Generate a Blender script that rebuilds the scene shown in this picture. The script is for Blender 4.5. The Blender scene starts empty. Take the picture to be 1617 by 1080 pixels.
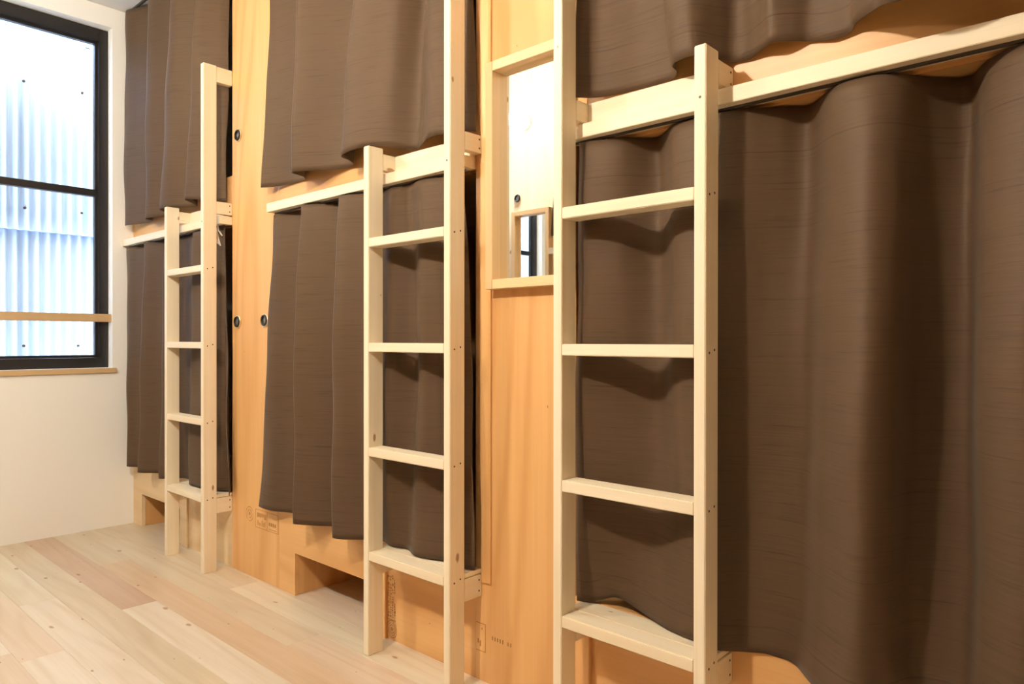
import bpy, bmesh, math, random
from mathutils import Vector, Matrix
random.seed(7)
sc = bpy.context.scene
col = sc.collection

# ------------------------------------------------------------------ materials
def newmat(name):
    m = bpy.data.materials.new(name); m.use_nodes = True
    nt = m.node_tree; nt.nodes.clear()
    out = nt.nodes.new('ShaderNodeOutputMaterial')
    b = nt.nodes.new('ShaderNodeBsdfPrincipled')
    nt.links.new(b.outputs[0], out.inputs[0])
    return m, nt, b, out

def N(nt, kind, **kw):
    n = nt.nodes.new(kind)
    for k, v in kw.items():
        if hasattr(n, k): setattr(n, k, v)
        else: n.inputs[k].default_value = v
    return n

def mathn(nt, op, a, b=None, clamp=False):
    n = nt.nodes.new('ShaderNodeMath'); n.operation = op; n.use_clamp = clamp
    for i, v in enumerate((a, b)):
        if v is None: continue
        if isinstance(v, (int, float)): n.inputs[i].default_value = v
        else: nt.links.new(v, n.inputs[i])
    return n.outputs[0]

def mixc(nt, fac, a, b, mode='MIX'):
    n = nt.nodes.new('ShaderNodeMix'); n.data_type = 'RGBA'; n.blend_type = mode
    if isinstance(fac, (int, float)): n.inputs['Factor'].default_value = fac
    else: nt.links.new(fac, n.inputs['Factor'])
    for k, v in (('A', a), ('B', b)):
        s = [i for i in n.inputs if i.name == k and i.type == 'RGBA'][0]
        if isinstance(v, tuple): s.default_value = (*v, 1) if len(v) == 3 else v
        else: nt.links.new(v, s)
    return [o for o in n.outputs if o.type == 'RGBA'][0]

def plain(name, c, rough=.5, metal=0.0, spec=.5):
    m, nt, b, o = newmat(name)
    b.inputs['Base Color'].default_value = (*c, 1)
    b.inputs['Roughness'].default_value = rough
    b.inputs['Metallic'].default_value = metal
    b.inputs['Specular IOR Level'].default_value = spec
    return m

def wood(name, light, dark, axis='Z', across=16, along=.9, rough=.45, ring=0.0, ringf=22, knot=0.0, knotscale=2.2,
         knotcol=(.16, .07, .03), coat=0.0, contrast=1.0, attr=None):
    m, nt, b, o = newmat(name)
    L = nt.links
    tc = nt.nodes.new('ShaderNodeTexCoord'); oi = nt.nodes.new('ShaderNodeObjectInfo')
    off = nt.nodes.new('ShaderNodeVectorMath'); off.operation = 'SCALE'
    comb = nt.nodes.new('ShaderNodeCombineXYZ'); L.new(oi.outputs['Random'], comb.inputs[0]); L.new(oi.outputs['Random'], comb.inputs[1]); L.new(oi.outputs['Random'], comb.inputs[2])
    L.new(comb.outputs[0], off.inputs[0]); off.inputs['Scale'].default_value = 37.0
    add = nt.nodes.new('ShaderNodeVectorMath'); add.operation = 'ADD'
    L.new(tc.outputs['Object'], add.inputs[0]); L.new(off.outputs[0], add.inputs[1])
    base = add.outputs[0]
    if attr:
        at = nt.nodes.new('ShaderNodeAttribute'); at.attribute_name = attr + '_off'
        add2 = nt.nodes.new('ShaderNodeVectorMath'); add2.operation = 'ADD'
        L.new(base, add2.inputs[0]); L.new(at.outputs['Vector'], add2.inputs[1]); base = add2.outputs[0]
    def mapping(ac, al):
        mp = nt.nodes.new('ShaderNodeMapping')
        mp.inputs['Scale'].default_value = [al if a == axis else ac for a in 'XYZ']
        L.new(base, mp.inputs['Vector']); return mp.outputs[0]
    n1 = N(nt, 'ShaderNodeTexNoise', Scale=1.0, Detail=4.0, Roughness=.55, Distortion=.25); L.new(mapping(across, along), n1.inputs['Vector'])
    n2 = N(nt, 'ShaderNodeTexNoise', Scale=1.0, Detail=3.0, Roughness=.6); L.new(mapping(across * 9, along * 3), n2.inputs['Vector'])
    f = mathn(nt, 'ADD', mathn(nt, 'MULTIPLY', n1.outputs['Fac'], .7), mathn(nt, 'MULTIPLY', n2.outputs['Fac'], .3))
    f = mathn(nt, 'ADD', mathn(nt, 'MULTIPLY', mathn(nt, 'SUBTRACT', f, .5), 2.2 * contrast), .5, True)
    if ring:
        n3 = N(nt, 'ShaderNodeTexNoise', Scale=1.0, Detail=1.0, Roughness=.4, Distortion=.1); L.new(mapping(across * .28, along * .55), n3.inputs['Vector'])
        s = mathn(nt, 'SINE', mathn(nt, 'MULTIPLY', n3.outputs['Fac'], ringf * 6.28))
        s = mathn(nt, 'POWER', mathn(nt, 'ADD', mathn(nt, 'MULTIPLY', s, .5), .5), 3.0)
        f = mathn(nt, 'SUBTRACT', f, mathn(nt, 'MULTIPLY', s, ring), True)
    c = mixc(nt, f, dark, light)
    if knot:
        v = nt.nodes.new('ShaderNodeTexVoronoi'); v.voronoi_dimensions = '2D'; v.inputs['Scale'].default_value = 1.0
        nd = N(nt, 'ShaderNodeTexNoise', Scale=14.0, Detail=2.0); L.new(base, nd.inputs['Vector'])
        sx = nt.nodes.new('ShaderNodeSeparateXYZ'); L.new(base, sx.inputs[0])
        al_ = sx.outputs['XYZ'.index(axis)]
        oth = [sx.outputs[q] for q in range(3) if 'XYZ'[q] != axis]
        cb = nt.nodes.new('ShaderNodeCombineXYZ')
        nf = mathn(nt, 'MULTIPLY', mathn(nt, 'SUBTRACT', nd.outputs['Fac'], .5), .16)
        L.new(mathn(nt, 'ADD', mathn(nt, 'MULTIPLY', al_, knotscale), nf), cb.inputs[0])
        L.new(mathn(nt, 'ADD', mathn(nt, 'MULTIPLY', mathn(nt, 'ADD', oth[0], oth[1]), knotscale * 2.2), nf), cb.inputs[1])
        L.new(cb.outputs[0], v.inputs['Vector'])
        sep = nt.nodes.new('ShaderNodeSeparateColor'); L.new(v.outputs['Color'], sep.inputs[0])
        mask = mathn(nt, 'GREATER_THAN', sep.outputs[0], 1 - knot)
        rad = mathn(nt, 'ADD', mathn(nt, 'MULTIPLY', mathn(nt, 'POWER', sep.outputs[1], 3.0), .085), .022)
        k = mathn(nt, 'SUBTRACT', 1.0, mathn(nt, 'DIVIDE', v.outputs['Distance'], rad), True)
        k = mathn(nt, 'MULTIPLY', mathn(nt, 'MULTIPLY', k, 2.2, True), mask, True)
        c = mixc(nt, mathn(nt, 'MULTIPLY', k, .85), c, knotcol)
    if attr:
        at2 = nt.nodes.new('ShaderNodeAttribute'); at2.attribute_name = attr
        c = mixc(nt, 1.0, c, at2.outputs['Color'], 'MULTIPLY')
    L.new(c, b.inputs['Base Color'])
    b.inputs['Roughness'].default_value = rough
    b.inputs['Coat Weight'].default_value = coat; b.inputs['Coat Roughness'].default_value = .12
    bp = nt.nodes.new('ShaderNodeBump'); bp.inputs['Strength'].default_value = .12; bp.inputs['Distance'].default_value = .002
    L.new(n2.outputs['Fac'], bp.inputs['Height']); L.new(bp.outputs[0], b.inputs['Normal'])
    return m

M_PALE = ((.83, .66, .42), (.70, .50, .27))
LUM_L, LUM_D = (.87, .78, .61), (.78, .65, .45)
M = {}
for a in 'XYZ':
    M['lumber' + a] = wood('pale_lumber_' + a, LUM_L, LUM_D, a, across=22, along=1.0, rough=.5, ring=.2, ringf=6, knot=.16, knotscale=4.5, knotcol=(.32, .15, .05), contrast=1.1)
    M['ply' + a] = wood('honey_plywood_' + a, (.80, .49, .21), (.645, .345, .125), a, across=9, along=.55, rough=.42, ring=.5, ringf=9, knot=.13, knotscale=5.0, knotcol=(.30, .13, .04), contrast=.9)
M['plypale'] = wood('pale_plywood', M_PALE[0], M_PALE[1], 'X', across=9, along=.55, rough=.42, ring=.4, ringf=8, knot=.2, knotscale=5.0, contrast=.9)
M['trimwood'] = wood('tan_trim_wood', (.62, .43, .23), (.52, .34, .17), 'Y', across=20, along=.8, rough=.45)
M['frame'] = wood('mirror_frame_wood', (.82, .60, .34), (.70, .48, .24), 'Z', across=22, along=.9, rough=.42)
M['frameX'] = wood('mirror_frame_wood_x', (.82, .60, .34), (.70, .48, .24), 'X', across=22, along=.9, rough=.42)
M['floor'] = wood('pine_floor', (.66, .605, .52), (.55, .465, .36), 'X', across=24, along=1.1, rough=.33, ring=.30, ringf=7, knot=.5, knotscale=4.4, knotcol=(.30, .16, .07), contrast=1.0, coat=.12, attr='tint')

def plaster(name, c):
    m, nt, b, o = newmat(name)
    n = N(nt, 'ShaderNodeTexNoise', Scale=60.0, Detail=4.0)
    bp = nt.nodes.new('ShaderNodeBump'); bp.inputs['Strength'].default_value = .08; bp.inputs['Distance'].default_value = .003
    nt.links.new(n.outputs['Fac'], bp.inputs['Height']); nt.links.new(bp.outputs[0], b.inputs['Normal'])
    b.inputs['Base Color'].default_value = (*c, 1); b.inputs['Roughness'].default_value = .75
    return m
M['plaster'] = plaster('cream_plaster', (.88, .86, .82))
M['ceiling'] = plaster('white_ceiling_board', (.74, .73, .71))
M['white'] = plain('white_paint', (.88, .87, .85), .5)
M['black'] = plain('dark_bronze_aluminium', (.022, .019, .018), .38, .3)
M['screw'] = plain('dark_screw', (.06, .035, .02), .5, .3)
M['steel'] = plain('brushed_steel', (.42, .38, .34), .3, 1.0)
M['darkrim'] = plain('black_bronze_rim', (.03, .025, .02), .35, .6)
M['lip'] = plain('pale_brass_lip', (.85, .72, .48), .3, .6)
M['ink'] = plain('brown_stamp_ink', (.36, .19, .07), .8)
M['mirror'] = plain('mirror_silver', (.93, .95, .94), .01, 1.0)
M['track'] = plain('dark_curtain_track', (.05, .04, .035), .5)
M['cord'] = plain('white_plastic_strip', (.72, .68, .62), .5)
M['tanwall'] = plaster('tan_end_wall', (.52, .40, .26))
M['gap'] = plain('shade_dark_backing', (.12, .08, .05), .8)  # shade put into the colour: keeps bunk interiors dark, cuts bounced fill

def fabric():
    m, nt, b, o = newmat('brown_slub_curtain')
    L = nt.links
    uv = nt.nodes.new('ShaderNodeUVMap'); uv.uv_map = 'UVMap'
    oi = nt.nodes.new('ShaderNodeObjectInfo')
    def nz(sx, sy, det, rough=.6):
        mp = nt.nodes.new('ShaderNodeMapping'); mp.inputs['Scale'].default_value = (sx, sy, 1)
        L.new(uv.outputs[0], mp.inputs['Vector'])
        n = N(nt, 'ShaderNodeTexNoise', Scale=1.0, Detail=det, Roughness=rough); n.noise_dimensions = '4D'
        L.new(mathn(nt, 'MULTIPLY', oi.outputs['Random'], 20.0), n.inputs['W'])
        L.new(mp.outputs[0], n.inputs['Vector']); return n.outputs['Fac']
    slub = nz(6, 190, 3)            # long horizontal slubs
    rib = nz(2.2, 420, 2)           # fine weft
    big = nz(2, 3, 2)
    lines = mathn(nt, 'MULTIPLY', mathn(nt, 'SUBTRACT', slub, .56), 7.0, True)
    e = nt.nodes.new('ShaderNodeUVMap'); e.uv_map = 'Edge'
    sp = nt.nodes.new('ShaderNodeSeparateXYZ'); L.new(e.outputs[0], sp.inputs[0])
    def seam(sock, at):   # stitched line parallel to the hem / the heading tape
        return mathn(nt, 'SUBTRACT', 1.0, mathn(nt, 'DIVIDE', mathn(nt, 'ABSOLUTE', mathn(nt, 'SUBTRACT', sock, at)), .0016), True)
    st = mathn(nt, 'MAXIMUM', seam(sp.outputs[0], .055), seam(sp.outputs[1], .095))
    c = mixc(nt, rib, (.068, .041, .022), (.103, .064, .036))
    c = mixc(nt, mathn(nt, 'MULTIPLY', lines, .45), c, (.028, .0165, .008))
    c = mixc(nt, mathn(nt, 'MULTIPLY', st, .55), c, (.03, .018, .009))
    L.new(c, b.inputs['Base Color'])
    b.inputs['Roughness'].default_value = .6
    b.inputs['Specular IOR Level'].default_value = .22
    b.inputs['Sheen Weight'].default_value = .08; b.inputs['Sheen Roughness'].default_value = .4
    h = mathn(nt, 'ADD', mathn(nt, 'MULTIPLY', slub, .7), mathn(nt, 'MULTIPLY', rib, .5))
    h = mathn(nt, 'SUBTRACT', h, mathn(nt, 'MULTIPLY', st, .6))
    bp = nt.nodes.new('ShaderNodeBump'); bp.inputs['Strength'].default_value = .35; bp.inputs['Distance'].default_value = .002
    L.new(h, bp.inputs['Height']); L.new(bp.outputs[0], b.inputs['Normal'])
    return m
M['fabric'] = fabric()

def glassmat():
    m = bpy.data.materials.new('window_glass'); m.use_nodes = True
    nt = m.node_tree; nt.nodes.clear(); L = nt.links
    out = nt.nodes.new('ShaderNodeOutputMaterial')
    t = nt.nodes.new('ShaderNodeBsdfTransparent'); t.inputs[0].default_value = (.96, .98, .99, 1)
    g = nt.nodes.new('ShaderNodeBsdfGlossy'); g.inputs['Roughness'].default_value = .02
    fr = nt.nodes.new('ShaderNodeFresnel'); fr.inputs['IOR'].default_value = 1.45
    mx = nt.nodes.new('ShaderNodeMixShader')
    ge = nt.nodes.new('ShaderNodeNewGeometry')          # reflect at the outer surface of the pane only
    fac = mathn(nt, 'MULTIPLY', fr.outputs[0], mathn(nt, 'SUBTRACT', 1.0, ge.outputs['Backfacing']))
    L.new(fac, mx.inputs[0]); L.new(t.outputs[0], mx.inputs[1]); L.new(g.outputs[0], mx.inputs[2]); L.new(mx.outputs[0], out.inputs[0])
    return m
M['glass'] = glassmat()

def emit(name, c, s):
    m = bpy.data.materials.new(name); m.use_nodes = True
    nt = m.node_tree; nt.nodes.clear()
    out = nt.nodes.new('ShaderNodeOutputMaterial'); e = nt.nodes.new('ShaderNodeEmission')
    e.inputs[0].default_value = (*c, 1); e.inputs[1].default_value = s
    nt.links.new(e.outputs[0], out.inputs[0]); return m
WARM = (1.0, .92, .77)
M['lampA'] = emit('warm_globe_glass_window_side', WARM, 750)
M['lampB'] = emit('warm_globe_glass_camera_side', WARM, 1410)
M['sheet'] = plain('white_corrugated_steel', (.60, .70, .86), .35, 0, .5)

# ------------------------------------------------------------------ object helpers
def link(name, me, mat=None, parent=None):
    o = bpy.data.objects.new(name, me); col.objects.link(o)
    if mat: me.materials.append(mat)
    if parent: o.parent = parent
    return o

def wloc(parent):
    v = Vector((0, 0, 0))
    while parent: v = v + parent.location; parent = parent.parent
    return v

def finish(name, bm, mat, parent=None, bevel=0.0, smooth=False, origin=None):
    """mesh is authored in world coordinates; stored relative to its parent (or to origin)."""
    if bevel:
        bmesh.ops.bevel(bm, geom=list(bm.edges), offset=bevel, segments=2, affect='EDGES', clamp_overlap=True)
    bmesh.ops.recalc_face_normals(bm, faces=bm.faces)
    ref = wloc(parent) if parent else Vector(origin or (0, 0, 0))
    for v in bm.verts: v.co -= ref
    me = bpy.data.meshes.new(name); bm.to_mesh(me); bm.free()
    for p in me.polygons: p.use_smooth = smooth
    o = link(name, me, mat, parent)
    if not parent: o.location = ref
    return o

def addbox(bm, x0, x1, y0, y1, z0, z1):
    vs = [bm.verts.new((x, y, z)) for x in (x0, x1) for y in (y0, y1) for z in (z0, z1)]
    for f in ((0, 1, 3, 2), (4, 6, 7, 5), (0, 4, 5, 1), (2, 3, 7, 6), (0, 2, 6, 4), (1, 5, 7, 3)):
        bm.faces.new([vs[i] for i in f])

def box(name, x0, x1, y0, y1, z0, z1, mat, parent=None, bevel=.0012, label=None):
    bm = bmesh.new(); addbox(bm, x0, x1, y0, y1, z0, z1)
    o = finish(name, bm, mat, parent, bevel, origin=((x0 + x1) / 2, (y0 + y1) / 2, z0))
    if label: o['label'] = label
    return o

def thing(name, loc, label, cat, group=None, kind=None):
    o = bpy.data.objects.new(name, None); col.objects.link(o)
    o.location = loc; o.empty_display_size = .05
    if label: o['label'] = label
    if cat: o['category'] = cat
    if group: o['group'] = group
    if kind: o['kind'] = kind
    return o

def tag(o, label=None, cat=None, group=None, kind=None):
    for k, v in (('label', label), ('category', cat), ('group', group), ('kind', kind)):
        if v: o[k] = v
    return o

def structure(o): o['kind'] = 'structure'; return o

def plate_with_hole(bm, axis, a0, a1, z0, z1, h, d0, d1):
    """a rectangular board (a along x or y) with one rectangular hole h=(a0,a1,z0,z1), thickness d0..d1"""
    A = sorted({a0, h[0], h[1], a1}); Zs = sorted({z0, h[2], h[3], z1})
    def P(a, d, z): return (a, d, z) if axis == 'x' else (d, a, z)
    cache = {}
    def V(a, d, z):
        k = (a, d, z)
        if k not in cache: cache[k] = bm.verts.new(P(a, d, z))
        return cache[k]
    cells = [(i, j) for i in range(len(A) - 1) for j in range(len(Zs) - 1)
             if not (A[i] >= h[0] - 1e-6 and A[i + 1] <= h[1] + 1e-6 and Zs[j] >= h[2] - 1e-6 and Zs[j + 1] <= h[3] + 1e-6)]
    cs = set(cells)
    for i, j in cells:
        for d in (d0, d1):
            bm.faces.new([V(A[i], d, Zs[j]), V(A[i + 1], d, Zs[j]), V(A[i + 1], d, Zs[j + 1]), V(A[i], d, Zs[j + 1])])
        for (di, dj, e0, e1) in ((-1, 0, (i, j), (i, j + 1)), (1, 0, (i + 1, j), (i + 1, j + 1)), (0, -1, (i, j), (i + 1, j)), (0, 1, (i, j + 1), (i + 1, j + 1))):
            if (i + di, j + dj) not in cs:
                p, q = (A[e0[0]], Zs[e0[1]]), (A[e1[0]], Zs[e1[1]])
                bm.faces.new([V(p[0], d0, p[1]), V(q[0], d0, q[1]), V(q[0], d1, q[1]), V(p[0], d1, p[1])])

def revolve(bm, prof, center, axis='Y', seg=32):
    """prof: list of (r, h); h measured along +axis from center"""
    rings = []
    for r, h in prof:
        ring = []
        for k in range(seg if r > 1e-6 else 1):
            t = 2 * math.pi * k / seg
            u, w = r * math.cos(t), r * math.sin(t)
            p = {'Y': (u, h, w), 'Z': (u, w, h), 'X': (h, u, w)}[axis]
            ring.append(bm.verts.new(Vector(center) + Vector(p)))
        rings.append(ring)
    for a, b in zip(rings, rings[1:]):
        for k in range(seg):
            k2 = (k + 1) % seg
            if len(a) == 1 and len(b) == 1: continue
            if len(a) == 1: bm.faces.new([a[0], b[k], b[k2]])
            elif len(b) == 1: bm.faces.new([a[k], a[k2], b[0]])
            else: bm.faces.new([a[k], a[k2], b[k2], b[k]])

def tube(bm, pts, r, seg=8):
    rings = []
    for i, p in enumerate(pts):
        p = Vector(p)
        d = (Vector(pts[min(i + 1, len(pts) - 1)]) - Vector(pts[max(i - 1, 0)])).normalized()
        u = d.cross(Vector((0, 1, .01))).normalized(); w = d.cross(u)
        rings.append([bm.verts.new(p + u * r * math.cos(2 * math.pi * k / seg) + w * r * math.sin(2 * math.pi * k / seg)) for k in range(seg)])
    for a, b in zip(rings, rings[1:]):
        for k in range(seg): bm.faces.new([a[k], a[(k + 1) % seg], b[(k + 1) % seg], b[k]])
    bm.faces.new(rings[0]); bm.faces.new(rings[-1])

# ------------------------------------------------------------------ dimensions (camera height = 1)
XW = -4.137           # window wall
YF = 1.481            # face of the bunks
YO = -0.325           # face of the opposite bunks
ZC = 2.772            # ceiling
XR = 0.62             # end wall behind the camera's right
PANEL1 = (-3.0, -2.605); PANEL2 = (-1.487, -1.118); PANEL3 = (.03, .42)
BUNKS = dict(A=(XW, -3.0), B=(-2.605, -1.487), C=(-1.118, .03))

# ------------------------------------------------------------------ setting
# floor: planks running along x, one mesh
bm = bmesh.new()
lay = bm.loops.layers.float_color.new('tint'); layo = bm.loops.layers.float_vector.new('tint_off')
PW = .124; y0 = .972
WH, TN, BR, PK, GR = (1.14, 1.12, 1.08), (1.0, .95, .84), (.99, .83, .68), (.88, .70, .60), (1.10, 1.10, 1.0)  # WH: pale planks, with window reflection painted into the whiter rows
PN = (1.07, .97, .88)
fixed = {0: [(XW - .2, -2.83, PK), (-2.83, -.9, WH)],
         1: [(XW - .2, -3.45, TN), (-3.45, -1.2, BR)],
         -1: [(XW - .2, -1.9, TN), (-1.9, .8, WH)],
         -2: [(XW - .2, -3.15, GR), (-3.15, -1.9, WH)],
         -3: [(XW - .2, -3.3, WH), (-3.3, -2.6, PN), (-2.6, .8, WH)],
         -4: [(XW - .2, -2.7, WH), (-2.7, .8, PN)],
         2: [(XW - .2, -2.1, TN), (-2.1, .8, PN)],
         3: [(XW - .2, -2.75, TN), (-2.75, -1.1, GR)],
         4: [(XW - .2, -2.9, TN), (-2.9, .8, PN)]}
for k in range(-15, 14):
    ya, yb = y0 + k * PW, y0 + (k + 1) * PW
    segs = fixed.get(k)
    if not segs:
        x = XW - .2; segs = []
        while x < XR + .3:
            x2 = x + random.uniform(1.1, 2.2)
            segs.append((x, x2, random.choice([(1.05, 1.02, .97), (1.0, .96, .88), (1.08, 1.05, 1.0), (.98, .88, .78), (1.03, .98, .92)])))
            x = x2
    elif segs[-1][1] < XR + .3:
        segs = segs + [(segs[-1][1], XR + .3, (1.02, .97, .9))]
    for xa, xb, t in segs:
        g = .00025
        n0 = len(bm.faces)
        bm2 = bmesh.new(); addbox(bm2, xa + g, xb - g, ya + g, yb - g, -.02, 0)
        bmesh.ops.bevel(bm2, geom=[e for e in bm2.edges if all(v.co.z > -.01 for v in e.verts)], offset=.0005, segments=1, affect='EDGES')
        o3 = (random.uniform(0, 9), random.uniform(0, 9), random.uniform(0, 9))
        vm = {v: bm.verts.new(v.co) for v in bm2.verts}
        for f in bm2.faces:
            nf = bm.faces.new([vm[v] for v in f.verts])
            for lp in nf.loops: lp[lay] = (*t, 1); lp[layo] = o3
        bm2.free()
addbox(bm, XW - .2, XR + .3, -1.0, 2.75, -.06, -.018)
for f in list(bm.faces)[-6:]:
    for lp in f.loops: lp[lay] = (.5, .4, .3, 1); lp[layo] = (0, 0, 0)
floor = structure(finish('floor', bm, M['floor']))
structure(box('ceiling', XW - .2, XR + .3, -1.0, 2.75, ZC, ZC + .06, M['ceiling'], bevel=0))
bm = bmesh.new(); plate_with_hole(bm, 'y', -1.0, 2.75, -.06, ZC + .06, (.12, 1.376, .85, 2.667), XW - .16, XW)
structure(finish('wall_left', bm, M['plaster']))
structure(box('wall_right', XR, XR + .1, -1.0, 2.75, 0, ZC, M['tanwall'], bevel=0))
structure(box('wall_front', XW, XR, 2.62, 2.75, 0, ZC, M['plaster'], bevel=0))
structure(box('wall_back', XW, XR, -1.0, -.9, 0, ZC, M['gap'], bevel=0))  # unseen wall, coloured dark to lower the fill light

# window_1: frame, sliding sash bars and glass
win = thing('window_1', (XW - .07, .75, .85), None, None, kind='structure')
bm = bmesh.new()
fx0, fx1 = XW - .125, XW - .062
plate_with_hole(bm, 'y', .12, 1.376, .85, 2.667, (.165, 1.331, .903, 2.602), fx0, fx1)
finish('window_frame', bm, M['black'], win, .0015)
bm = bmesh.new(); plate_with_hole(bm, 'y', .166, 1.330, .904, 2.601, (.18, 1.318, .918, 2.588), fx0 + .012, fx1 - .024)
finish('sash', bm, M['black'], win)
box('mullion', fx0 + .014, fx1 - .014, .17, 1.325, 1.768, 1.805, M['black'], win)
box('meeting_stile', fx0 + .010, fx1 - .018, .735, .775, .905, 2.600, M['black'], win)
box('glass_pane', fx0 + .022, fx0 + .026, .178, .737, .916, 1.770, M['glass'], win, 0)
box('glass_pane', fx0 + .022, fx0 + .026, .773, 1.320, .916, 1.770, M['glass'], win, 0)
box('glass_pane', fx0 + .022, fx0 + .026, .178, .737, 1.803, 2.590, M['glass'], win, 0)
box('glass_pane', fx0 + .022, fx0 + .026, .773, 1.320, 1.803, 2.590, M['glass'], win, 0)
box('rating_mark', fx0 + .0265, fx0 + .0272, 1.275, 1.300, 2.556, 2.562, M['steel'], win, 0)
structure(box('trim_1', XW - .06, XW + .012, .08, 1.393, .823, .8495, M['trimwood'], bevel=.002))
tag(box('window_guard_bar', XW - .045, XW - .012, .121, 1.375, 1.095, 1.137, M['trimwood'], bevel=.002),
    'tan wooden bar fixed across the lower part of the window', 'window bar')

# corrugated metal cladding of the neighbour, outside the window
def sheet(name, x, ya, yb, z0, z1, label):
    bm = bmesh.new(); pitch, amp, th = .053, .0125, .0016
    n = int((yb - ya) / pitch * 10)
    prof = [(x + amp * math.sin(2 * math.pi * (ya + (yb - ya) * i / n - .996) / pitch), ya + (yb - ya) * i / n) for i in range(n + 1)]
    r = [[bm.verts.new((px + d, py, z)) for px, py in prof] for d, z in ((0, z0), (0, z1), (-th, z1), (-th, z0))]
    for a in range(4):
        b = (a + 1) % 4
        for i in range(n): bm.faces.new([r[a][i], r[a][i + 1], r[b][i + 1], r[b][i]])
    o = finish(name, bm, M['sheet'], smooth=True, origin=(x, (ya + yb) / 2, z0))
    return tag(o, label, 'metal sheet')
def roofing_screw(x, y, z, parent):
    bm = bmesh.new(); revolve(bm, [(0, .020), (.0035, .020), (.004, .012), (.007, .010), (.0075, .006), (.0075, 0)], (x, y, z), 'X', 12)
    return finish('screw', bm, M['screw'], parent)
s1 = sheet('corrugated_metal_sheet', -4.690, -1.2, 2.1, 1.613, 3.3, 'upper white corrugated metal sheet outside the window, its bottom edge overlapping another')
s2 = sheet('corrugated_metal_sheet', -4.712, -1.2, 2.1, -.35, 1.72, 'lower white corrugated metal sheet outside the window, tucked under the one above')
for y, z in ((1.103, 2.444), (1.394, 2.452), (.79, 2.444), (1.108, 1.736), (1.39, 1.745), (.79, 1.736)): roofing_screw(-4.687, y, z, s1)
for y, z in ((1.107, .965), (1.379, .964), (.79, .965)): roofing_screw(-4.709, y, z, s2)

# ------------------------------------------------------------------ partition panels between bunks
def disc_fitting(x, z, y, sgn, label):
    """round recessed pull: dark rim, pale lip, steel cup"""
    t = thing('recessed_pull', (x, y, z), label, 'pull')
    def rv(name, prof, m):
        bm = bmesh.new(); revolve(bm, [(r, -sgn * h) for r, h in prof], (x, y, z), 'Y', 36)
        finish(name, bm, m, t, smooth=True)
    rv('lip', [(.0245, 0), (.0275, .0015), (.0285, .0045), (.0262, .0062), (.0240, .005), (.0235, .001)], M['lip'])
    rv('rim', [(.0165, .001), (.0168, .0085), (.0195, .0105), (.0228, .0095), (.0242, .006), (.0244, .001)], M['darkrim'])
    rv('cup', [(0, .0062), (.006, .0058), (.011, .004), (.0150, .0028), (.0168, .003)], M['steel'])
    return t

def panel(x0, x1, y0, y1, label, face='plyZ'):
    t = thing('partition_panel', ((x0 + x1) / 2, y0, 0), label, 'panel')
    sgn = 1 if y1 > y0 else -1
    ya, yb = min(y0, y0 + sgn * .02), max(y0, y0 + sgn * .02)
    box('face_board', x0, x1, ya, yb, .0, ZC - .002, M[face], t, .0008)
    for sx in (x0 + .004, x1 - .024):
        box('side_board', sx, sx + .02, min(y0 + sgn * .021, y1), max(y0 + sgn * .021, y1), 0, ZC - .002, M['plyZ'], t, 0)
    return t
p1 = panel(*PANEL1, YF, 2.6, 'honey plywood partition panel left of the middle bunk, holding two round pulls at its left edge')
p2 = panel(*PANEL2, YF, 2.6, 'honey plywood partition panel with the framed mirror, between two ladders')
p3 = panel(*PANEL3, YF, 2.6, 'honey plywood partition panel at the far right end of the bunks')
box('edge_batten', -1.4595, -1.421, YF - .006, YF - .0005, 0.292, ZC - .003, M['plyZ'], p2, .001)
disc_fitting(-2.942, 1.885, YF, 1, 'round recessed metal pull high on the plywood panel beside the leftmost ladder')
disc_fitting(-2.948, 1.078, YF, 1, 'round recessed metal pull at mid height on the plywood panel, nearest the leftmost ladder')
disc_fitting(-2.715, 1.080, YF, 1, 'round recessed metal pull half hidden by the left edge of the middle lower curtain')

# ------------------------------------------------------------------ stamps printed on plywood
def stamp(parent, rects, rings, y=YF, lines=()):
    bm = bmesh.new(); yy = y - .0007
    def q(x0, x1, z0, z1): addbox(bm, x0, x1, yy, y - .0001, z0, z1)
    for x0, x1, z0, z1 in rects: q(x0, x1, z0, z1)
    for cx, cz, r, w in rings:
        a = [bm.verts.new((cx + r * math.cos(k / 24 * 2 * math.pi), yy, cz + 1.05 * r * math.sin(k / 24 * 2 * math.pi))) for k in range(24)]
        b = [bm.verts.new((cx + (r - w) * math.cos(k / 24 * 2 * math.pi), yy, cz + 1.05 * (r - w) * math.sin(k / 24 * 2 * math.pi))) for k in range(24)]
        for k in range(24):
            if random.random() < .88: bm.faces.new([a[k], a[(k + 1) % 24], b[(k + 1) % 24], b[k]])
    return finish('printed_stamp', bm, M['ink'], parent)

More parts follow.
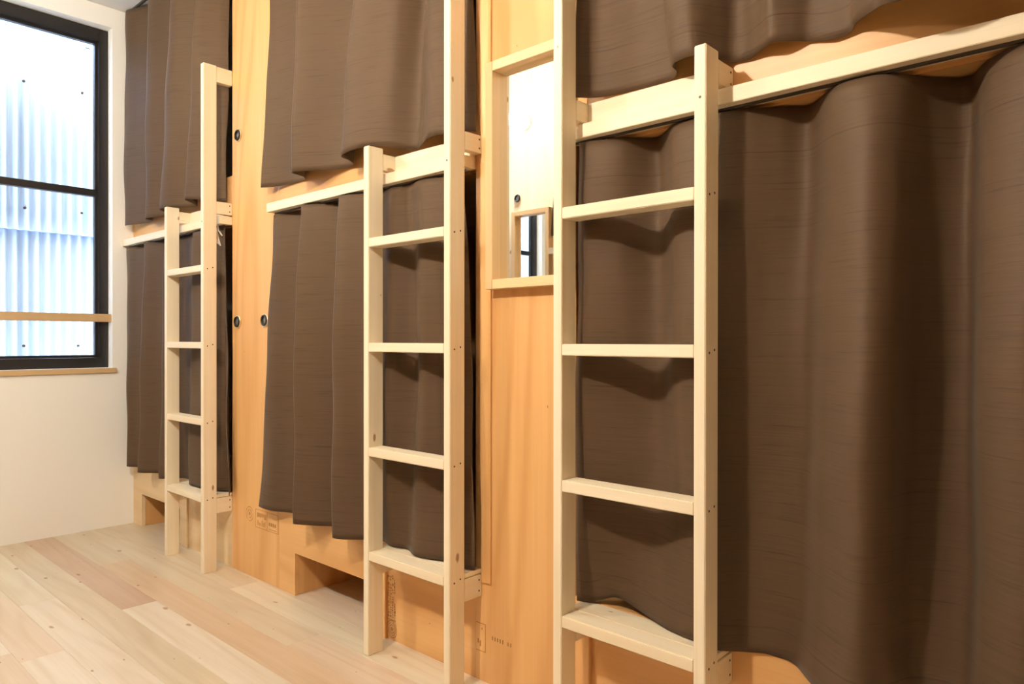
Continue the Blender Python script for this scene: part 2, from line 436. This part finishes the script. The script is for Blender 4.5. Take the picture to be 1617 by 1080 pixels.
# ------------------------------------------------------------------ bunks
def bunk(x0, x1, label, opening=None, face='plyX'):
    t = thing('built_in_bunk_bed', ((x0 + x1) / 2, YF, 0), label, 'bunk bed')
    bm = bmesh.new()
    if opening:
        plate_with_hole(bm, 'x', x0, x1, 0, .332, opening, YF, YF + .018)
    else: addbox(bm, x0, x1, YF, YF + .018, 0, .332)
    base = finish('base_board', bm, M[face], t)
    if opening:
        a, b = opening[0], opening[1]
        bm = bmesh.new()
        addbox(bm, a - .014, a - .002, YF + .019, YF + .34, 0.0005, .30)
        addbox(bm, b + .002, b + .014, YF + .019, YF + .34, 0.0005, .30)
        addbox(bm, a - .014, b + .014, YF + .34, YF + .352, 0.0005, .30)
        finish('storage_box', bm, M['plyZ'], t)
    box('lower_deck', x0 + .001, x1 - .001, YF + .019, 2.6, .312, .331, M['plyX'], t, 0)
    box('upper_deck', x0 + .001, x1 - .001, YF + .019, 2.6, 1.50, 1.53, M['plyX'], t, 0)
    box('upper_fascia', x0, x1, YF, YF + .018, 1.506, 1.72, M['plyX'], t, .0008)
    box('curtain_rail', x0 + (.002 if x0 > XW else .001), x1, YF - .056, YF - .0005, 1.504, 1.5385, M['lumberX'], t, .0012)
    box('curtain_track', x0 + .02, x1 - .02, YF - .031, YF - .024, 1.4985, 1.5038, M['track'], t, 0)
    box('back_shade_sheet', x0 + .001, x1 - .001, 2.59, 2.605, .33, ZC - .01, M['gap'], t, 0)  # added dark sheet standing in for shade inside the bunk
    return t, base
bA, baseA = bunk(*BUNKS['A'], 'built in wooden bunk bed in the corner next to the window', (-4.021, -3.521, 0, .172), 'plypale')
bB, baseB = bunk(*BUNKS['B'], 'built in wooden bunk bed in the middle, storage opening under its left half', (-2.486, -1.94, 0, .166))
bC, baseC = bunk(*BUNKS['C'], 'built in wooden bunk bed nearest the camera at the right')
box('side_post', -3.028, -3.001, YF + .03, YF + .07, .332, ZC - .003, M['plyZ'], bA, .001)
box('side_post', -1.515, -1.488, YF + .03, YF + .07, .332, ZC - .003, M['plyZ'], bB, .001)
box('base_post', -1.117, -1.066, YF - .012, YF - .0005, 0, .245, M['plyZ'], bC, .001)
box('base_post', -1.938, -1.906, YF - .010, YF - .0005, 0, .245, M['plyZ'], bB, .001)
box('base_post', -3.519, -3.445, YF - .010, YF - .0005, 0, .245, M['plypale'], bA, .001)

R = random.Random(3)
r1 = [(-2.795, -2.612, .290, .2915), (-2.795, -2.612, .2155, .217), (-2.795, -2.7935, .217, .29), (-2.6135, -2.612, .217, .29), (-2.70, -2.6985, .217, .29)]
for k in range(7): r1.append((-2.78 + k * .011, -2.774 + k * .011, .262 + R.uniform(-.006, .006), .278))
for k in range(6): r1.append((-2.778 + k * .012, -2.775 + k * .012, .226, .226 + R.uniform(.008, .024)))
for k in range(4): r1.append((-2.686 + k * .015, -2.678 + k * .015, .238, .252))
r1.append((-2.686, -2.63, .2235, .2255))
stamp(p1, [r for r in r1 if r[1] < -2.606], [(-2.845, .262, .030, .002), (-2.845, .262, .017, .002), (-2.845, .262, .006, .004)])
r2 = [(-1.905, -1.862, .0655, .067)]
for i in range(4):
    z = .075
    while z < .212:
        h = R.uniform(.002, .009)
        if R.random() < .8: r2.append((-1.903 + i * .0105 + R.uniform(0, .003), -1.8985 + i * .0105 + R.uniform(0, .004), z, z + h))
        z += h + .004
stamp(baseB, r2, [(-1.882, .036, .028, .0022), (-1.882, .036, .021, .002), (-1.882, .036, .014, .002), (-1.882, .036, .006, .005)])
r3 = [(-1.4475, -1.446, .087, .168), (-1.484, -1.446, .167, .1685), (-1.484, -1.446, .086, .0875), (-1.478, -1.474, .108, .12), (-1.469, -1.465, .100, .116), (-1.462, -1.459, .15, .156)]
for k in range(8):
    if k == 5: continue
    r3.append((-1.420 + k * .0102, -1.416 + k * .0102, .131, .142))
stamp(p2, r3, [])

# ------------------------------------------------------------------ ladders
def make_ladder(x, tall_right, label):
    W, T, D = .404, .0268, .0572
    yA, yB = 1.3531, 1.3531 + .0572
    t = thing('bunk_ladder', (x + W / 2, yA + D / 2, 0), label, 'ladder', 'bunk ladders')
    zl, zr = (1.614, 2.181) if tall_right else (2.181, 1.614)
    sl = box('stile', x, x + T, yA, yB, 0, zl, M['lumberZ'], t, .0018)
    sr = box('stile', x + W - T, x + W, yA, yB, 0, zr, M['lumberZ'], t, .0018)
    for i, z in enumerate((1.3211, .9904, .6603)):
        box('rung', x + T, x + W - T, yA + .0004, yB - .0004, z - .028, z, M['lumberX'], t, .0018)
    box('rung', x + T, x + W - T, yA + .0004, yB - .0004, .3305 - .028, .3305, M['lumberX'], t, .0018)
    box('ledge_board', x + .001, x + W - .001, yB + .0004, YF - .001, .3165, .3305, M['lumberX'], t, .0012)
    for sx in (x, x + W - T):
        zs = [(.250, .3145), (1.545, 1.597)]
        if (sx > x + .1) == tall_right: zs.append((2.112, 2.178))
        for z0, z1 in zs:
            b = box('spacer_block', sx, sx + T, yB + .0003, YF - .0006, z0, z1, M['lumberY'], t, .0012)
            if sx > x + .1 and z0 < 2:
                for dz in (.27, .76):
                    screw(sx + T, YF - .012, z0 + dz * (z1 - z0), b)
    box('cross_board', x + T + .0005, x + W - T - .0005, YF - .0225, YF - .0006, 1.5392, 1.597, M['lumberX'], t, .0012)
    for z in (1.3211, .9904, .6603, .3305):
        screw(x + W, yA + .017, z - .017, sr); screw(x + W, yA + .040, z - .011, sr)
    screw(x + W - T * .5, yA, 1.505, sr, True)
    return t
def screw(x, y, z, parent, front=False):
    bm = bmesh.new()
    if front: revolve(bm, [(0, -.0007), (.0026, -.0007), (.003, 0)], (x, y, z), 'Y', 10)
    else: revolve(bm, [(0, .0007), (.0024, .0007), (.0029, 0)], (x, y, z), 'X', 10)
    return finish('screw', bm, M['screw'], parent)
def copy_tree(o, parent=None):
    c = o.copy(); col.objects.link(c)
    if parent: c.parent = parent
    for ch in list(o.children): copy_tree(ch, c)
    return c
L1 = make_ladder(-3.4036, True, 'pale wooden bunk ladder farthest from the camera, beside the window wall')
L2 = copy_tree(L1)
L2.location.x += -1.865 + 3.4036
L2['label'] = 'pale wooden bunk ladder just left of the framed mirror'
L3 = make_ladder(-1.0913, False, 'pale wooden bunk ladder nearest the camera, just right of the framed mirror')

# ------------------------------------------------------------------ mirrors
def mirror(x0, x1, y, sgn, label):
    t = thing('wall_mirror', ((x0 + x1) / 2, y, 1.144), label, 'mirror')
    z0, z1, w = 1.144, 1.787, .027
    ya, yb = sorted((y - sgn * .0005, y - sgn * .036))
    bm = bmesh.new(); addbox(bm, x0, x0 + w, ya, yb, z0 + w, z1 - w); addbox(bm, x1 - w, x1, ya, yb, z0 + w, z1 - w)
    for xs in (x0, x1 - w):
        box('frame_side', xs, xs + w, ya, yb, z0, z1, M['frame'], t, .001)
    bm.free()
    box('frame_bottom', x0 + w, x1 - w, ya, yb, z0, z0 + w, M['frameX'], t, .001)
    box('frame_top', x0 + w, x1 - w, ya, yb, z1 - w, z1, M['frameX'], t, .001)
    ga, gb = sorted((y - sgn * .0007, y - sgn * .0045))
    box('mirror_glass', x0 + w - .002, x1 - w + .002, ga, gb, z0 + w - .002, z1 - w + .002, M['mirror'], t, 0)
    return t
mirror(-1.414, -1.115, YF, 1, 'rectangular mirror in a wooden frame on the plywood panel between two ladders')

# ------------------------------------------------------------------ curtains
def catmull(P, n):
    P = [Vector(p) for p in P]
    seg = len(P) - 1; out = []
    for i in range(n + 1):
        u = seg * i / n; k = min(int(u), seg - 1); t = u - k
        p0, p1, p2, p3 = P[max(k - 1, 0)], P[k], P[k + 1], P[min(k + 2, seg)]
        out.append(.5 * ((2 * p1) + (p2 - p0) * t + (2 * p0 - 5 * p1 + 4 * p2 - p3) * t * t + (3 * p1 - p0 - 3 * p2 + p3) * t ** 3))
    return out

def curtain(label, levels, sub=9, nv=56, ymax=1.477, seed=0, hem=.055):
    """levels: list of (v, [(x,y,z)...]) from the bottom (v=0) to the top (v=1), same point count each"""
    rnd = random.Random(seed)
    npt = len(levels[0][1]); n = (npt - 1) * sub
    curves = [(v, catmull(P, n)) for v, P in levels]
    ph = [rnd.uniform(0, 6.28) for _ in range(8)]
    bm = bmesh.new(); grid = []
    for j in range(nv + 1):
        v = j / nv
        if len(curves) == 2:
            wts = [1 - v, v]
        else:
            (a0, _), (a1, _), (a2, _) = curves
            wts = [(v - a1) * (v - a2) / ((a0 - a1) * (a0 - a2)), (v - a0) * (v - a2) / ((a1 - a0) * (a1 - a2)), (v - a0) * (v - a1) / ((a2 - a0) * (a2 - a1))]
        row = []
        for i in range(n + 1):
            p = Vector((0, 0, 0))
            for wt, (_, cv) in zip(wts, curves): p = p + cv[i] * wt
            u = i / n
            wob = .0022 * math.sin(9 * v + 21 * u + ph[0]) + .0016 * math.sin(17 * v - 31 * u + ph[1]) + .0012 * math.sin(43 * u + 5 * v + ph[2])
            wob *= min(1, (1 - v) * 12)
            zz = curves[0][1][i].z * (1 - v) + curves[-1][1][i].z * v
            tt = max(0, min(1, (zz - 1.70) / .3))
            lim = ymax if zz < .345 else 1.56 if zz < 1.5 else ymax + .06 * tt * tt * (3 - 2 * tt)
            q = Vector((p.x + .6 * wob, min(p.y + wob, lim), zz))
            row.append(bm.verts.new(q))
        grid.append(row)
    uvl = bm.loops.layers.uv.new('UVMap'); uve = bm.loops.layers.uv.new('Edge')
    arc = [0]
    for i in range(n): arc.append(arc[-1] + (curves[0][1][i + 1] - curves[0][1][i]).length)
    for j in range(nv):
        for i in range(n):
            f = bm.faces.new([grid[j][i], grid[j][i + 1], grid[j + 1][i + 1], grid[j + 1][i]])
            for lp, (ii, jj) in zip(f.loops, ((i, j), (i + 1, j), (i + 1, j + 1), (i, j + 1))):
                lp[uvl].uv = (arc[ii], grid[jj][ii].co.z)
                lp[uve].uv = (grid[jj][ii].co.z - grid[0][ii].co.z, grid[nv][ii].co.z - grid[jj][ii].co.z)
    cx = sum(v.co.x for v in grid[0]) / len(grid[0]); org = Vector((cx, 1.45, grid[0][0].co.z))
    for v in bm.verts: v.co -= org
    me = bpy.data.meshes.new('bunk_curtain'); bm.to_mesh(me); bm.free()
    for p in me.polygons: p.use_smooth = True
    o = link('bunk_curtain', me, M['fabric']); o.location = org
    so = o.modifiers.new('thickness', 'SOLIDIFY'); so.thickness = .0022; so.offset = 0
    return tag(o, label, 'curtain', 'brown bunk curtains')

def auto_levels(bot, ztop, yc, amp, xspread=0.0):
    """upper level follows the bottom folds with less depth"""
    xm = (bot[0][0] + bot[-1][0]) / 2
    top = [(x + xspread * (xm - x), yc + amp * (y - 1.435), ztop) for x, y, z in bot]
    return top

# lower curtains hang from the rail (z 1.5) to just below the deck edge
ZT = 1.4955
def shifted(bot, ztop, yc, amp, knots):
    out = []
    for x, y, z in bot:
        for (xa, da), (xb, db) in zip(knots, knots[1:]):
            if xa <= x <= xb: break
        t = max(0, min(1, (x - xa) / (xb - xa)))
        out.append((x + da + (db - da) * t, yc + amp * (y - 1.435), ztop))
    return out
Alo = [(-4.085, 1.432, .325), (-4.045, 1.418, .325), (-3.985, 1.450, .325), (-3.92, 1.472, .325), (-3.865, 1.455, .325), (-3.835, 1.396, .325), (-3.80, 1.402, .325), (-3.735, 1.450, .325), (-3.66, 1.474, .325), (-3.615, 1.455, .325), (-3.588, 1.402, .325), (-3.53, 1.425, .328), (-3.462, 1.464, .334), (-3.37, 1.462, .336), (-3.315, 1.440, .336), (-3.29, 1.418, .336), (-3.21, 1.417, .336), (-3.152, 1.424, .336), (-3.062, 1.442, .335), (-3.01, 1.470, .336), (-2.985, 1.455, .33), (-2.962, 1.449, .325)]
At = shifted(Alo, ZT, 1.448, .6, [(-4.2, -.02), (-4.06, -.02), (-3.9, 0), (-3.1, 0), (-2.96, -.065)]); At[0] = (-4.118, 1.440, ZT); At[-1] = (-3.022, 1.458, ZT); At[-2] = (-3.035, 1.46, ZT)
curtain('dark brown lower bunk curtain beside the window wall, behind the farthest ladder', [(0, Alo), (1, At)], seed=1)

Blo = [(-2.690, 1.440, .325), (-2.64, 1.432, .325), (-2.575, 1.436, .325), (-2.50, 1.462, .326), (-2.43, 1.474, .328), (-2.375, 1.455, .325), (-2.346, 1.394, .325), (-2.315, 1.394, .325), (-2.25, 1.430, .325), (-2.185, 1.470, .326), (-2.13, 1.465, .325), (-2.100, 1.430, .325), (-2.080, 1.384, .325), (-2.035, 1.390, .325), (-1.965, 1.436, .328), (-1.90, 1.45, .335), (-1.826, 1.430, .335), (-1.76, 1.445, .335), (-1.69, 1.422, .335), (-1.63, 1.43, .335), (-1.565, 1.445, .335), (-1.50, 1.430, .335), (-1.458, 1.445, .333)]
Bt = shifted(Blo, ZT, 1.450, .75, [(-2.8, .09), (-2.69, .092), (-2.58, .035), (-2.40, .012), (-2.0, -.01), (-1.56, 0), (-1.45, -.06)])
Bm = [(a[0] * .5 + b[0] * .5, a[1], .95) for a, b in zip(Blo, Bt)]
Bm[0] = (-2.622, 1.44, .95); Bm[1] = (-2.595, 1.434, .95); Bm[2] = (-2.555, 1.436, .95)
for i, p in ((15, (-1.885, 1.435)), (16, (-1.82, 1.422)), (17, (-1.745, 1.47)), (18, (-1.672, 1.421)), (19, (-1.62, 1.44)), (20, (-1.565, 1.472)), (21, (-1.51, 1.43)), (22, (-1.475, 1.45))): Bm[i] = (*p, .95)
curtain('dark brown lower bunk curtain left of the mirror, behind the middle ladder', [(0, Blo), (.53, Bm), (1, Bt)], seed=2)

Ct = [(-1.073, 1.436), (-1.03, 1.444), (-.965, 1.465), (-.905, 1.525), (-.825, 1.462), (-.765, 1.450), (-.695, 1.448), (-.65, 1.460), (-.595, 1.495), (-.54, 1.530), (-.47, 1.455), (-.41, 1.436), (-.355, 1.460), (-.308, 1.53), (-.258, 1.56), (-.215, 1.49), (-.16, 1.45), (-.10, 1.455), (-.02, 1.46)]
Cm = [(-1.088, 1.446), (-1.045, 1.422), (-.965, 1.448), (-.88, 1.492), (-.805, 1.440), (-.757, 1.420), (-.705, 1.430), (-.655, 1.462), (-.60, 1.492), (-.534, 1.495), (-.47, 1.425), (-.395, 1.370), (-.355, 1.405), (-.325, 1.495), (-.255, 1.53), (-.215, 1.43), (-.15, 1.385), (-.10, 1.42), (-.02, 1.465)]
Cb = [(-1.098, 1.455, .332), (-1.055, 1.470, .334), (-.985, 1.476, .362), (-.90, 1.474, .343), (-.815, 1.447, .333), (-.758, 1.430, .333), (-.695, 1.428, .333), (-.653, 1.470, .328), (-.59, 1.476, .337), (-.545, 1.474, .331), (-.492, 1.420, .325), (-.41, 1.368, .325), (-.36, 1.400, .325), (-.325, 1.465, .325), (-.255, 1.476, .325), (-.21, 1.42, .325), (-.15, 1.385, .325), (-.10, 1.42, .325), (-.02, 1.465, .325)]
curtain('dark brown lower bunk curtain nearest the camera, filling the lower right of the photo',
        [(0, Cb), (.53, [(x, y, .95) for x, y in Cm]), (1, [(x, y, ZT) for x, y in Ct])], seed=3, sub=12)

# upper curtains hang from the ceiling track (z 2.76) to just above the rail
ZU = 2.7605
Aup = [(-4.105, 1.425, 1.612), (-4.06, 1.420, 1.610), (-3.98, 1.445, 1.610), (-3.88, 1.468, 1.610), (-3.81, 1.455, 1.610), (-3.775, 1.408, 1.610), (-3.73, 1.405, 1.610), (-3.65, 1.445, 1.612), (-3.58, 1.462, 1.612), (-3.545, 1.42, 1.616), (-3.52, 1.378, 1.623), (-3.45, 1.382, 1.623), (-3.36, 1.435, 1.620), (-3.29, 1.455, 1.616), (-3.262, 1.42, 1.625), (-3.245, 1.380, 1.634), (-3.18, 1.392, 1.628), (-3.11, 1.42, 1.614), (-3.07, 1.440, 1.610), (-3.034, 1.468, 1.606)]
Aut = shifted(Aup, ZU, 1.448, 1.3, [(-4.2, -.022), (-4.0, 0), (-3.75, .03), (-3.52, .165), (-3.24, .150), (-3.10, .04), (-3.03, .0)])
curtain('dark brown upper bunk curtain beside the window wall, hanging from the ceiling', [(0, Aup), (1, Aut)], seed=4)
Bup = [(-2.655, 1.435, 1.610), (-2.62, 1.450, 1.610), (-2.57, 1.462, 1.610), (-2.49, 1.472, 1.610), (-2.41, 1.470, 1.610), (-2.362, 1.44, 1.610), (-2.336, 1.380, 1.610), (-2.29, 1.388, 1.610), (-2.21, 1.440, 1.610), (-2.13, 1.468, 1.610), (-2.075, 1.46, 1.611), (-2.045, 1.42, 1.613), (-2.025, 1.378, 1.616), (-1.96, 1.374, 1.622), (-1.882, 1.390, 1.626), (-1.823, 1.412, 1.618), (-1.756, 1.470, 1.609), (-1.70, 1.45, 1.610), (-1.652, 1.428, 1.612), (-1.599, 1.418, 1.612), (-1.555, 1.430, 1.610), (-1.493, 1.447, 1.610), (-1.464, 1.462, 1.606)]
But = shifted(Bup, ZU, 1.452, 1.55, [(-2.7, .06), (-2.5, .06), (-2.33, .075), (-2.03, .18), (-1.8, .12), (-1.6, .0), (-1.50, -.05), (-1.45, -.075)])
curtain('dark brown upper bunk curtain left of the mirror, above the middle ladder', [(0, Bup), (1, But)], seed=5)
Cup = [(-1.083, 1.418, 1.610), (-1.072, 1.44, 1.610), (-1.03, 1.468, 1.610), (-.912, 1.476, 1.606), (-.838, 1.474, 1.607), (-.806, 1.448, 1.609), (-.796, 1.412, 1.611), (-.768, 1.392, 1.611), (-.732, 1.394, 1.610), (-.705, 1.44, 1.605), (-.685, 1.470, 1.606), (-.650, 1.472, 1.604), (-.616, 1.458, 1.610), (-.585, 1.437, 1.611), (-.551, 1.452, 1.610), (-.520, 1.474, 1.607), (-.475, 1.476, 1.597), (-.443, 1.472, 1.600), (-.425, 1.445, 1.609), (-.385, 1.395, 1.600), (-.352, 1.345, 1.583), (-.318, 1.328, 1.574), (-.26, 1.33, 1.578), (-.20, 1.36, 1.585), (-.13, 1.34, 1.585), (-.08, 1.36, 1.585), (-.02, 1.42, 1.60)]
Cut = auto_levels(Cup, ZU, 1.452, .5); Cut[0] = (-1.035, 1.45, ZU); Cut[1] = (-1.02, 1.455, ZU); Cut[2] = (-.99, 1.46, ZU)
Cum = [(a[0] * .7 + b[0] * .3, a[1] * .85 + 1.45 * .15, 1.95) for a, b in zip(Cup, Cut)]
for i, (dx) in enumerate((0, 0, 0, 0, -.02, -.032, -.04, -.03, -.015)): Cum[i] = (Cum[i][0] + dx, Cum[i][1], Cum[i][2])
curtain('dark brown upper bunk curtain at the top right of the photo', [(0, Cup), (.3, Cum), (1, Cut)], seed=6, sub=8)
for k, (lab) in (('A', 'thin dark curtain track on the ceiling in the window corner'), ('B', 'thin dark curtain track on the ceiling over the middle bunk'), ('C', 'thin dark curtain track on the ceiling over the rightmost bunk')):
    x0, x1 = BUNKS[k]
    tag(box('curtain_track', x0 + .004, x1 - .01, 1.446, 1.458, ZU + .0012, ZC - .0002, M['track'], None, 0), lab, 'curtain track', 'ceiling curtain tracks')

# loose plastic strips hanging under the rail beside the farthest ladder
t = thing('plastic_tie_strips', (-3.035, 1.452, 1.40), 'bundle of thin white plastic strips dangling below the rail at the farthest ladder', 'strips')
for pts in ([(-3.072, 1.428, 1.503), (-3.05, 1.425, 1.47), (-3.025, 1.424, 1.42)], [(-3.055, 1.428, 1.503), (-3.035, 1.425, 1.465), (-3.01, 1.424, 1.415)],
            [(-3.052, 1.430, 1.503), (-3.028, 1.428, 1.455), (-2.998, 1.426, 1.408)], [(-3.035, 1.432, 1.503), (-3.024, 1.430, 1.475), (-3.008, 1.428, 1.468), (-2.99, 1.43, 1.45)]):
    bm = bmesh.new(); tube(bm, pts, .0028); finish('strip', bm, M['cord'], t, smooth=True)

# ------------------------------------------------------------------ opposite side of the aisle (seen in the mirror)
OP = (-3.10, -2.637)
p4 = panel(*OP, YO, -.88, 'pale plywood panel across the aisle, reflected in the mirror', 'lumberZ')
mirror(-2.947, -2.649, YO, -1, 'second framed mirror across the aisle, seen only as a reflection')
disc_fitting(-2.923, 1.876, YO, -1, 'round recessed pull across the aisle, reflected above the second mirror')
p5 = panel(-1.487, -1.103, YO, -.88, 'plywood panel across the aisle facing the framed mirror')
ob = thing('built_in_bunk_bed', (-2.05, YO, 0), 'bunk bed across the aisle, its rail edge reflected in the mirror', 'bunk bed')
x0, x1 = -2.637, -1.487
box('base_board', x0, x1, YO - .018, YO, 0, .332, M['plyX'], ob, 0)
box('upper_fascia', x0, x1, YO - .018, YO, 1.506, 1.72, M['plyX'], ob, 0)
box('curtain_rail', x0 + .001, x1 - .001, YO + .0005, YO + .056, 1.504, 1.5385, M['lumberX'], ob)
def flip_curtain(src, x0, x1, label):
    c = src.copy(); c.data = src.data.copy(); col.objects.link(c)
    for m in c.data.vertices: m.co.y = -m.co.y
    c.data.flip_normals()
    w = max(v.co.x for v in c.data.vertices) - min(v.co.x for v in c.data.vertices); mid = (max(v.co.x for v in c.data.vertices) + min(v.co.x for v in c.data.vertices)) / 2
    s = (x1 - x0) / w
    for m in c.data.vertices: m.co.x = (m.co.x - mid) * s
    c.location.x = (x0 + x1) / 2; c.location.y = YO + (YF - 1.45)
    c['label'] = label; c['group'] = 'brown curtains across the aisle'
    return c
cur = [o for o in col.objects if o.name.startswith('bunk_curtain')]
lowB = [o for o in cur if 'lower' in o['label'] and 'middle' in o['label']][0]; upB = [o for o in cur if 'upper' in o['label'] and 'middle' in o['label']][0]
flip_curtain(lowB, -2.61, -1.51, 'dark brown lower curtain across the aisle, a sliver of it in the mirror')
flip_curtain(upB, -2.62, -1.51, 'dark brown upper curtain across the aisle, a sliver of it in the mirror')

def wall_lamp(x, z, mat, label):
    t = thing('wall_lamp', (x, YO, z), label, 'lamp')
    bm = bmesh.new(); revolve(bm, [(0, .0005), (.045, .0005), (.045, .012), (.038, .016), (0, .016)], (x, YO, z), 'Y', 32); finish('base_plate', bm, M['white'], t, smooth=False)
    bm = bmesh.new(); revolve(bm, [(.016, .016), (.016, .045), (.0, .045)], (x, YO, z), 'Y', 20); finish('socket', bm, M['white'], t)
    bm = bmesh.new(); bmesh.ops.create_uvsphere(bm, u_segments=28, v_segments=16, radius=.05)
    for v in bm.verts: v.co += Vector((x, YO + .094, z))
    finish('globe', bm, mat, t, smooth=True)
    return t
wall_lamp(-2.86, 2.33, M['lampA'], 'glowing wall lamp across the aisle, its glare filling the upper part of the mirror')
wall_lamp(-1.27, 2.27, M['lampB'], 'glowing wall lamp across the aisle, opposite the framed mirror')

# ------------------------------------------------------------------ daylight
w = bpy.data.worlds.new('World'); sc.world = w; w.use_nodes = True
bg = w.node_tree.nodes['Background']; bg.inputs[0].default_value = (.80, .90, 1.0, 1); bg.inputs[1].default_value = 12.5
pl = bpy.data.lights.new('window_portal', 'AREA'); pl.shape = 'RECTANGLE'; pl.size = 1.25; pl.size_y = 1.81; pl.cycles.is_portal = True
po = bpy.data.objects.new('window_portal', pl); col.objects.link(po)
po.location = (XW - .165, .748, 1.758); po.rotation_euler = (0, math.radians(-90), 0)
pl.size, pl.size_y = 1.81, 1.25

# ------------------------------------------------------------------ camera
F, YAW, PITCH, ROLL = 1119.28, .7365, -.0028, .0008
cam = bpy.data.cameras.new('camera'); co = bpy.data.objects.new('camera', cam); col.objects.link(co)
cam.sensor_fit = 'HORIZONTAL'; cam.sensor_width = 36; cam.lens = F * 36 / 1617; cam.clip_start = .02
f0 = Vector((-math.sin(YAW), math.cos(YAW), 0)); r0 = Vector((math.cos(YAW), math.sin(YAW), 0)); u0 = Vector((0, 0, 1))
fw = f0 * math.cos(PITCH) + u0 * math.sin(PITCH); up = -f0 * math.sin(PITCH) + u0 * math.cos(PITCH)
ri = r0 * math.cos(ROLL) + up * math.sin(ROLL); up = -r0 * math.sin(ROLL) + up * math.cos(ROLL)
mt = Matrix((ri, up, -fw)).transposed().to_4x4(); mt.translation = (0, 0, 1)
co.matrix_world = mt
sc.camera = co

sc.view_settings.view_transform = 'Standard'; sc.view_settings.look = 'None'
sc.view_settings.exposure = 0.0; sc.view_settings.gamma = 1.0; sc.view_settings.use_curve_mapping = False
sc.cycles.use_denoising = True
sc.cycles.max_bounces = 14; sc.cycles.diffuse_bounces = 6; sc.cycles.glossy_bounces = 6; sc.cycles.transparent_max_bounces = 12
sc.cycles.sample_clamp_indirect = 8.0
